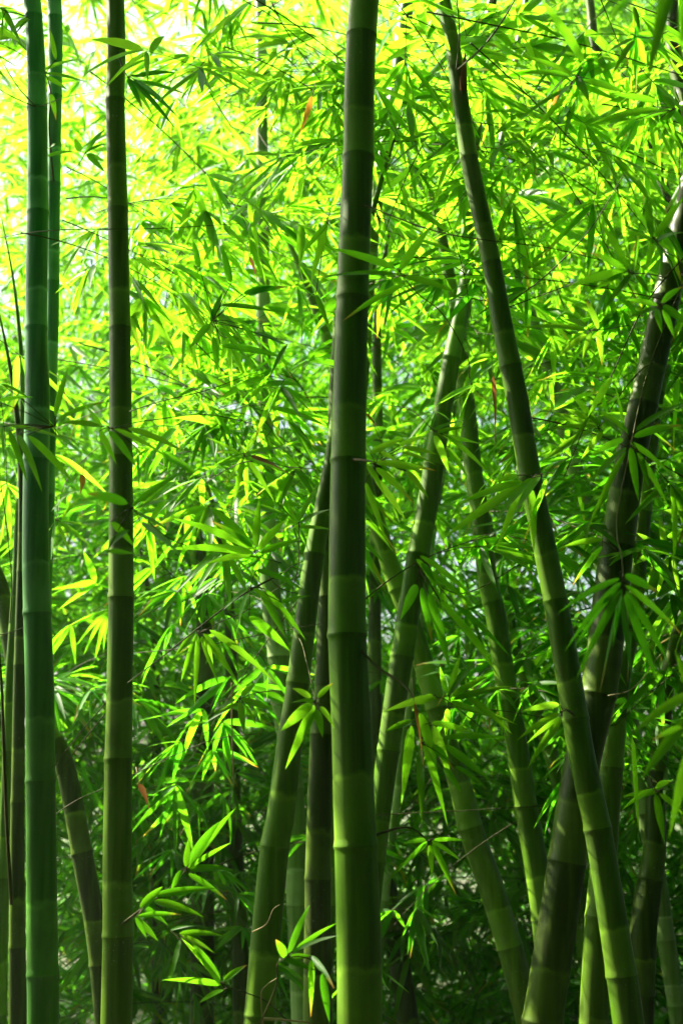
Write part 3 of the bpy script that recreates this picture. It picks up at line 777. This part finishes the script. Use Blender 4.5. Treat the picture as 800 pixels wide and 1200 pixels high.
# papery sheath still clasping the leaning culm high up
def sheath(key, y, w, h, label, flip=1):
    cp, r = culm_point(key, y); foot = culm_axis[key][4]
    mb = MB(); rows = 9; V = []; C = []
    for i in range(rows):
        t = i / (rows - 1)
        ww = w * (1 - t ** 1.6) + 0.0006
        for q in np.linspace(-1, 1, 7):
            a = -1.2 + q * ww / (r * 1.1)
            rr_ = r * (1.12 + 0.55 * t * t)
            V.append(cp - foot + np.array([math.cos(a) * rr_ * flip, math.sin(a) * rr_ - 0.002, t * h])); C.append((0.1 + 0.2 * t, t, 0, 0.5))
    F = [[i * 7 + j, i * 7 + j + 1, i * 7 + j + 8, i * 7 + j + 7] for i in range(rows - 1) for j in range(6)]
    mb.add(V, F, None, C)
    mb.build("sheath", [DEAD], culm_obj[key])["label"] = label
sheath('lean', 128, 0.012, 0.11, "tan papery sheath peeling off the node")

# ------------------------------------------------------------------ leafy branches in the middle distance
def fan_arrays(rs, c, axis, n, size, lists, hue):
    """leaves fanned about the end of a little twig"""
    axis = nrm(axis)
    for i in range(n):
        f = i / max(1, n - 1)
        ang = (f - 0.5) * 2.3 + rs.normal(0, 0.18)
        sidev = nrm(np.cross(axis, np.array([0, 0, 1.0]) + rs.normal(0, .25, 3)))
        d = nrm(axis * math.cos(ang) + sidev * math.sin(ang) + np.array([0, 0, -0.35 + rs.normal(0, .15)]))
        b = c - axis * 0.02 * abs(f - 0.5) * 2
        lists['b'].append(b); lists['d'].append(d)
        lists['n'].append(nrm(np.array([0, 0, 1.0]) + rs.normal(0, .55, 3)))
        l = size * rs.uniform(0.7, 1.15) * (1 - 0.25 * abs(f - .5))
        lists['l'].append(l); lists['w'].append(l * rs.uniform(0.10, 0.145)); lists['dr'].append(rs.uniform(.05, .3)); lists['h'].append(hue + rs.normal(0, .12))

def branch_variant(seed, hue, size=0.15, nf=7):
    rs = np.random.default_rng(seed)
    Ls = {k: [] for k in ('b', 'd', 'n', 'l', 'w', 'dr', 'h')}
    length = rs.uniform(0.75, 1.15)
    t = np.linspace(0, 1, 14)
    curve = rs.normal(0, .12)
    P = np.stack([t * length, curve * t * t, -0.32 * length * t * t + 0.12 * t * length], 1)
    mt = MB(); tube(mt, P, np.linspace(.0022, .0009, 14), 5)
    for i in range(nf):
        s = 0.30 + 0.70 * (i + 1) / nf
        k = min(13, int(s * 13)); p = P[k]
        if i == nf - 1:
            ax = nrm(P[13] - P[12]); e = P[13]
        else:
            sgn = 1 if i % 2 else -1
            ax = nrm(np.array([0.75, sgn * rs.uniform(.5, 1.0), rs.normal(-.05, .3)]))
            e = p + ax * rs.uniform(.07, .17)
            tube(mt, np.array([p, (p + e) / 2 + [0, 0, .006], e]), [.0014, .0011, .0009], 4)
        fan_arrays(rs, e, ax, int(rs.integers(5, 9)), size, Ls, hue)
    ml = MB(); N = len(Ls['b'])
    blades(ml, Ls['b'], Ls['d'], Ls['n'], Ls['l'], Ls['w'], Ls['dr'], rs.random(N), np.clip(Ls['h'], 0, 1), rows=(0, .1, .3, .55, .8, 1.0), twist=rs.normal(0, .5, N))
    return mt.mesh("twig", [TWIG]), ml.mesh("leaves", [LEAF])

VAR = [branch_variant(100 + i, [0.2, 0.4, 0.6, 0.8, 0.95][i % 5], 0.19 + 0.015 * (i % 3), 6 + i % 3) for i in range(15)]
HUEW = ["dark green", "grass-green", "fresh green", "light green", "yellow-green"]
used_labels = set()
def branch_label(x, y, d, hi, roll):
    xs = []
    for k, short in culm_short.items():
        cp, _ = culm_point(k, y)
        xs.append((abs(project(cp)[0] - x), k, project(cp)[0]))
    xs.sort()
    short = culm_short[xs[0][1]]
    side = "behind" if xs[0][0] < 25 else ("left of" if x < xs[0][2] else "right of")
    band = ["at the very top", "near the top", "in the upper part", "above mid height", "at mid height", "below mid height", "low down", "near the bottom", "at the bottom"][int(np.clip(y / 1200 * 9, 0, 8))]
    size = "farther" if d > 5.8 else ("nearer" if d > 4.9 else "close")
    for form in (roll, ):
        if len(short.split()) > 3: form = ""
        lab = "%s %s %s branch %s %s %s" % (size, form, HUEW[hi], side, short, band)
    return ' '.join(lab.split())
FORMS = ["drooping", "spreading", "arching"]

SUNV = np.array(list(TO_SUN))
LIT = []
for k_ in ('main', 'left_lean', 'shadow', 'right_lean', 'lean', 'brown', 'teal', 'olive', 'rear_pale', 'shade_mid'):
    S_, pt_, r_, ns_, ft_ = culm_axis[k_]
    LIT.append(pt_[(pt_[:, 2] > 0.9) & (pt_[:, 2] < (4.2 if k_ in ('main', 'lean', 'brown', 'teal', 'olive') else 2.7))][::3])
LIT = np.concatenate(LIT)
def shades_culms(c, reach):
    q = c[None] - LIT; along = q @ SUNV
    dist = np.linalg.norm(q - along[:, None] * SUNV, axis=1)
    return int(np.sum((along > 0.25) & (dist < reach)))

def place_branches(n, seed, d0=4.7, d1=7.2, lowcut=0.35, gapm=27, xr=(-60, 860), yr=(-60, 1240)):
    rs = np.random.default_rng(seed)
    made = 0; tries = 0
    taken = []
    while made < n and tries < 20000:
        tries += 1
        x = rs.uniform(*xr); y = rs.uniform(*yr)
        low = max(0, (y - 520) / 600)
        if rs.random() < low * lowcut: continue
        d = rs.uniform(d0, d1) + low * 0.9
        if d < 5.2 and x < 170 and rs.random() < 0.7: continue
        c = px(x, y, d)
        if c[2] < 0.45: continue
        if shades_culms(c, 0.27) > 3 and rs.random() < 0.9: continue
        if taken and np.min([math.hypot(x - a, y - b) + abs(d - e) * 14 for a, b, e in taken]) < gapm: continue
        taken.append((x, y, d))
        # leaf hue imitates the light: yellower upper left, deeper green low down
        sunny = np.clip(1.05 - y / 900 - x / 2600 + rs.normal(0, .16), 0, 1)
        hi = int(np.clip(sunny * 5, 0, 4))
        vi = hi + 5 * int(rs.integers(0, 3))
        rz = rs.uniform(0, 2 * math.pi); tilt = rs.normal(0, .3)
        fi = 0 if tilt > .15 else (2 if tilt < -.15 else 1)
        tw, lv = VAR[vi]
        s = rs.uniform(.85, 1.15)
        # centre of the leafy part sits about 0.6 m along the twig
        ca, sa = math.cos(rz), math.sin(rz)
        root = empty("leafy_branch", c - np.array([ca * .62 * s, sa * .62 * s, 0.0]))
        root.rotation_euler = (rs.normal(0, .3), tilt, rz); root.scale = (s, s, s)
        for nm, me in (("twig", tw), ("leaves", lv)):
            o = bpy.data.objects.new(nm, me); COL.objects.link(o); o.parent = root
        lab = branch_label(x, y, d, hi, FORMS[fi])
        tag(root, lab, "leafy branch", "leafy branches behind the culms")
        made += 1
        yield root, x, y, d
brs = (list(place_branches(190, 77)) + list(place_branches(44, 78, 4.05, 4.7, 1.0, 50))
       + list(place_branches(16, 79, 4.6, 5.3, 0, 34, (190, 370), (250, 640))) + list(place_branches(10, 80, 4.1, 4.6, 0, 34, (430, 580), (60, 430)))
       + list(place_branches(9, 81, 4.9, 5.8, 0, 40, (160, 300), (820, 1180))) + list(place_branches(7, 82, 4.5, 5.2, 0, 34, (250, 360), (-30, 300)))
       + list(place_branches(8, 83, 5.0, 5.9, 0, 36, (640, 800), (560, 1100)))
       + list(place_branches(7, 84, 5.0, 6.0, 0, 36, (440, 640), (850, 1180))))
# tell apart the ones that would share a label
from collections import defaultdict
dd = defaultdict(list)
for b in brs: dd[b[0]["label"]].append(b)
for lab, L_ in dd.items():
    if len(L_) == 1: continue
    L_.sort(key=lambda b: b[1])
    words = ["leftmost", "second", "third", "fourth", "fifth", "sixth", "seventh", "eighth", "ninth"] if len(L_) > 2 else ["left-hand", "right-hand"]
    for i, b in enumerate(L_):
        b[0]["label"] = (words[min(i, 8)] + ", " + lab) if len(L_) > 2 else (words[i] + " " + lab)

# ------------------------------------------------------------------ the foliage mass beyond, uncountable
def fan_templates(K, seed):
    rs = np.random.default_rng(seed); T = []
    for k in range(K):
        n = int(rs.integers(7, 12))
        Ls = {q: [] for q in ('b', 'd', 'n', 'l', 'w', 'dr', 'h')}
        half = n // 2
        fan_arrays(rs, np.array([0.22, 0, 0]), np.array([1.0, 0, 0]), n - half, .15, Ls, 0)
        fan_arrays(rs, np.array([0.10, 0.05, 0.01]), np.array([.6, 1.0 * rs.choice([-1, 1]), 0]), half, .14, Ls, 0)
        T.append({q: np.array(v) for q, v in Ls.items()})
    return T
TEMPL = fan_templates(24, 9)

def mass(name, label, pos, hue, seed, scale=1.0, rows=(0, .22, .6, 1.0)):
    rs = np.random.default_rng(seed)
    mb = MB(); N = len(pos); which = rs.integers(0, len(TEMPL), N)
    for k, T in enumerate(TEMPL):
        sel = np.where(which == k)[0]
        if not len(sel): continue
        P = pos[sel]; M = len(sel); n = len(T['b'])
        yaw = rs.uniform(0, 2 * math.pi, M); pit = rs.normal(0.15, .35, M)
        ca, sa, cb, sb = np.cos(yaw), np.sin(yaw), np.cos(pit), np.sin(pit)
        # rotate about y by pitch, then about z by yaw
        Rm = np.zeros((M, 3, 3))
        Rm[:, 0, 0] = ca * cb; Rm[:, 0, 1] = -sa; Rm[:, 0, 2] = ca * sb
        Rm[:, 1, 0] = sa * cb; Rm[:, 1, 1] = ca; Rm[:, 1, 2] = sa * sb
        Rm[:, 2, 0] = -sb; Rm[:, 2, 2] = cb
        s = (rs.uniform(.75, 1.25, M) * scale)
        b = np.einsum('mij,nj->mni', Rm, T['b']) * s[:, None, None] + P[:, None]
        d = np.einsum('mij,nj->mni', Rm, T['d']); nn = np.einsum('mij,nj->mni', Rm, T['n'])
        l = T['l'][None] * s[:, None]; w = T['w'][None] * s[:, None]
        h = np.clip(hue[sel][:, None] + rs.normal(0, .1, (M, n)), 0, 1)
        blades(mb, b.reshape(-1, 3), d.reshape(-1, 3), nn.reshape(-1, 3), l.ravel(), w.ravel(), np.tile(T['dr'], M), rs.random(M * n), h.ravel(), rows=rows)
        # the little twig of each fan: a thin three-sided needle
        ax = Rm[:, :, 0]; up = Rm[:, :, 2]; sd_ = Rm[:, :, 1]
        a0 = P - ax * .15 * s[:, None]; a1 = P + ax * .22 * s[:, None]; r = .0016
        V = np.stack([a0 + up * r, a0 + sd_ * r, a0 - sd_ * r - up * r, a1], 1).reshape(-1, 3)
        F = (np.array([[0, 1, 3], [1, 2, 3], [2, 0, 3]])[None] + (np.arange(M) * 4)[:, None, None]).reshape(-1, 3)
        mb.add(V, None, F, None, 1)
    o = mb.build(name, [LEAF, TWIG])
    tag(o, label, "foliage", None, "stuff")
    return o

def lump(p, f, seed):
    """cheap smooth value in 0..1 that varies through space"""
    rs = np.random.default_rng(seed); out = np.zeros(len(p))
    for i in range(6):
        k = rs.normal(0, 1, 3) * f; out += np.sin(p @ k + rs.uniform(0, 6.28))
    return 0.5 + out / 7.0

def sample_mass(n, seed):
    rs = np.random.default_rng(seed)
    y = rs.uniform(6.3, 15.0, n * 6); x = rs.uniform(-1, 1, n * 6) * (1.6 + 0.36 * y)
    top = 1.9 + 0.72 * y
    z = rs.random(n * 6) ** 1.0 * top
    p = np.stack([x, y, z], 1)
    u = np.clip(z / top, 0, 1)
    leftness = np.clip(0.5 - x / (0.5 * y), 0, 1)
    dens = 1.0 - 0.80 * np.clip((u - 0.42) / 0.5, 0, 1) * (0.42 + 0.80 * leftness)
    dens *= np.where(u > 0.42, np.clip(0.30 + 1.4 * lump(p, 1.6, 3), 0.12, 1), np.clip(3.4 * lump(p, 1.5, 3) - 1.05, 0.0, 1))
    # volume grows with depth, weigh so that the cover stays even
    keep = rs.random(len(p)) < dens
    p = p[keep][:n]
    return p
pm = sample_mass(19500, 21)
nu = 700
yu = rng.uniform(6.0, 16, nu)
pu = np.stack([rng.uniform(-1, 1, nu) * (1.6 + 0.36 * yu), yu, rng.uniform(0.05, 1.0, nu) ** 1.3 * 2.6], 1)
pm = np.concatenate([pm, pu])
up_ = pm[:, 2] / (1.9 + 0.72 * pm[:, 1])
hue = np.clip(0.12 + 0.85 * up_ - 0.05 * pm[:, 0] + rng.normal(0, .15, len(pm)), 0, 1)  # hue deeper low and to the right, imitating shade in the leaf colour
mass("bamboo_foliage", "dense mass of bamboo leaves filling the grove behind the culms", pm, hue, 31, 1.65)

# unseen crowns, added overhead to shade the grove and the culms below
rs = np.random.default_rng(8)
nr = 3200
pt_ = np.stack([rs.uniform(-0.6, 8, nr), rs.uniform(6.3, 13, nr), rs.uniform(0.5, 2.6, nr)], 1)
pt_[:, 2] += 1.9 + 0.72 * pt_[:, 1]
pt_ = pt_[rs.random(nr) < np.clip(1.8 * lump(pt_, 1.1, 6), 0, 1)]
mass("shade_crown_foliage", "unseen bamboo crowns added above the right of the grove for shade", pt_, np.clip(rs.normal(.3, .15, len(pt_)), 0, 1), 35, 1.9)
n = 26000  # overhead canopy added to keep sky fill off the culms
pc = np.stack([rs.uniform(-7, 6, n), rs.uniform(-5.5, 7.0, n), rs.uniform(5.8, 8.0, n)], 1)
pc = pc[(pc[:, 2] > 2.4 + 0.75 * np.maximum(pc[:, 1], 0))]
sunside = (pc[:, 1] > 3.3) & (pc[:, 0] < 0.9)      # opening shaped to let the sun reach the culms
west = np.where(pc[:, 0] < -3.0, 0.26, 0.03)  # denser far left, to shade the lower parts of the culms
skylight = (pc[:, 0] > -2.6) & (pc[:, 0] < 0.6) & (pc[:, 1] > 0.9) & ~sunside  # thinned to let sky light onto the culm tops
pc = pc[rs.random(len(pc)) < np.where(skylight, 0.28, 1.0) * np.where(sunside, west * np.clip(2.2 * lump(pc, 1.3, 5) - 0.45, 0.04, 1), np.clip(2.2 * lump(pc, 1.3, 5) - 0.2, 0.7, 1))]
qq = rs.normal(0, 1, (300, 3)) * np.array([0.40, 0.16, 0.22]) + np.array([-2.5, 3.85, 5.6])  # clump added in the sun's path to shade the right-hand fans
qq = qq[[shades_culms(q_, 0.12) < 1 for q_ in qq]]
pc = np.concatenate([pc, qq])
mass("shade_canopy_foliage", "unseen bamboo crowns added over the clearing to block sky light", pc, np.clip(rs.normal(.15, .15, len(pc)), 0, 1), 32, 2.1)
# unseen rest of the grove, added round the clearing to block sky fill
n = 10500
a = rs.uniform(math.pi * 0.95, math.pi * 2.05, n); rr_ = rs.uniform(3.5, 6.0, n)
pb_ = np.stack([np.cos(a) * rr_, np.sin(a) * rr_, rs.uniform(0.2, 6.5, n)], 1)
mass("screen_thicket_foliage", "unseen bamboo leaves added behind the clearing to block sky light", pb_, np.clip(rs.normal(.1, .1, n), 0, 1), 33, 2.3)
nr = 5000  # leaves added left and right to block sky fill from the sides
pr_ = np.stack([rs.uniform(3.6, 6.2, nr), rs.uniform(-1, 7.5, nr), rs.uniform(0.2, 6.5, nr)], 1)
pr_[:, 0] += np.maximum(pr_[:, 1] - 4, 0) * 0.4
pl_ = pr_[: nr // 2] * np.array([-1.0, 1.0, 0.48])
mass("screen_side_foliage", "unseen bamboo leaves added on both sides to block sky light", np.concatenate([pr_, pl_]), np.clip(rs.normal(.1, .1, nr + nr // 2), 0, 1), 34, 2.0)
print("LEAF FANS", len(pm), len(pc), len(pb_), "sprays", sprays, "branches", len(brs))

def haze(density):  # thin even scattering volume filling the whole grove
    m, t, N, Lk = nt("grove_air")
    v = N.new("ShaderNodeVolumePrincipled"); v.inputs['Density'].default_value = density
    v.inputs['Color'].default_value = (0.95, 1.0, 0.92, 1); v.inputs['Anisotropy'].default_value = 0.35
    out = N.new("ShaderNodeOutputMaterial"); Lk.new(v.outputs[0], out.inputs['Volume'])
    a, b = np.array([-16, -9, -1.0]), np.array([16, 22, 14.0])
    V = [[(a, b)[i][0], (a, b)[j][1], (a, b)[k][2]] for i in (0, 1) for j in (0, 1) for k in (0, 1)]
    F = [[0, 1, 3, 2], [4, 6, 7, 5], [0, 4, 5, 1], [2, 3, 7, 6], [0, 2, 6, 4], [1, 5, 7, 3]]
    mb = MB(); mb.add(V, F)
    tag(mb.build("haze", [m]), "faint even haze in the grove", None, None, "stuff")
haze(0.0014)
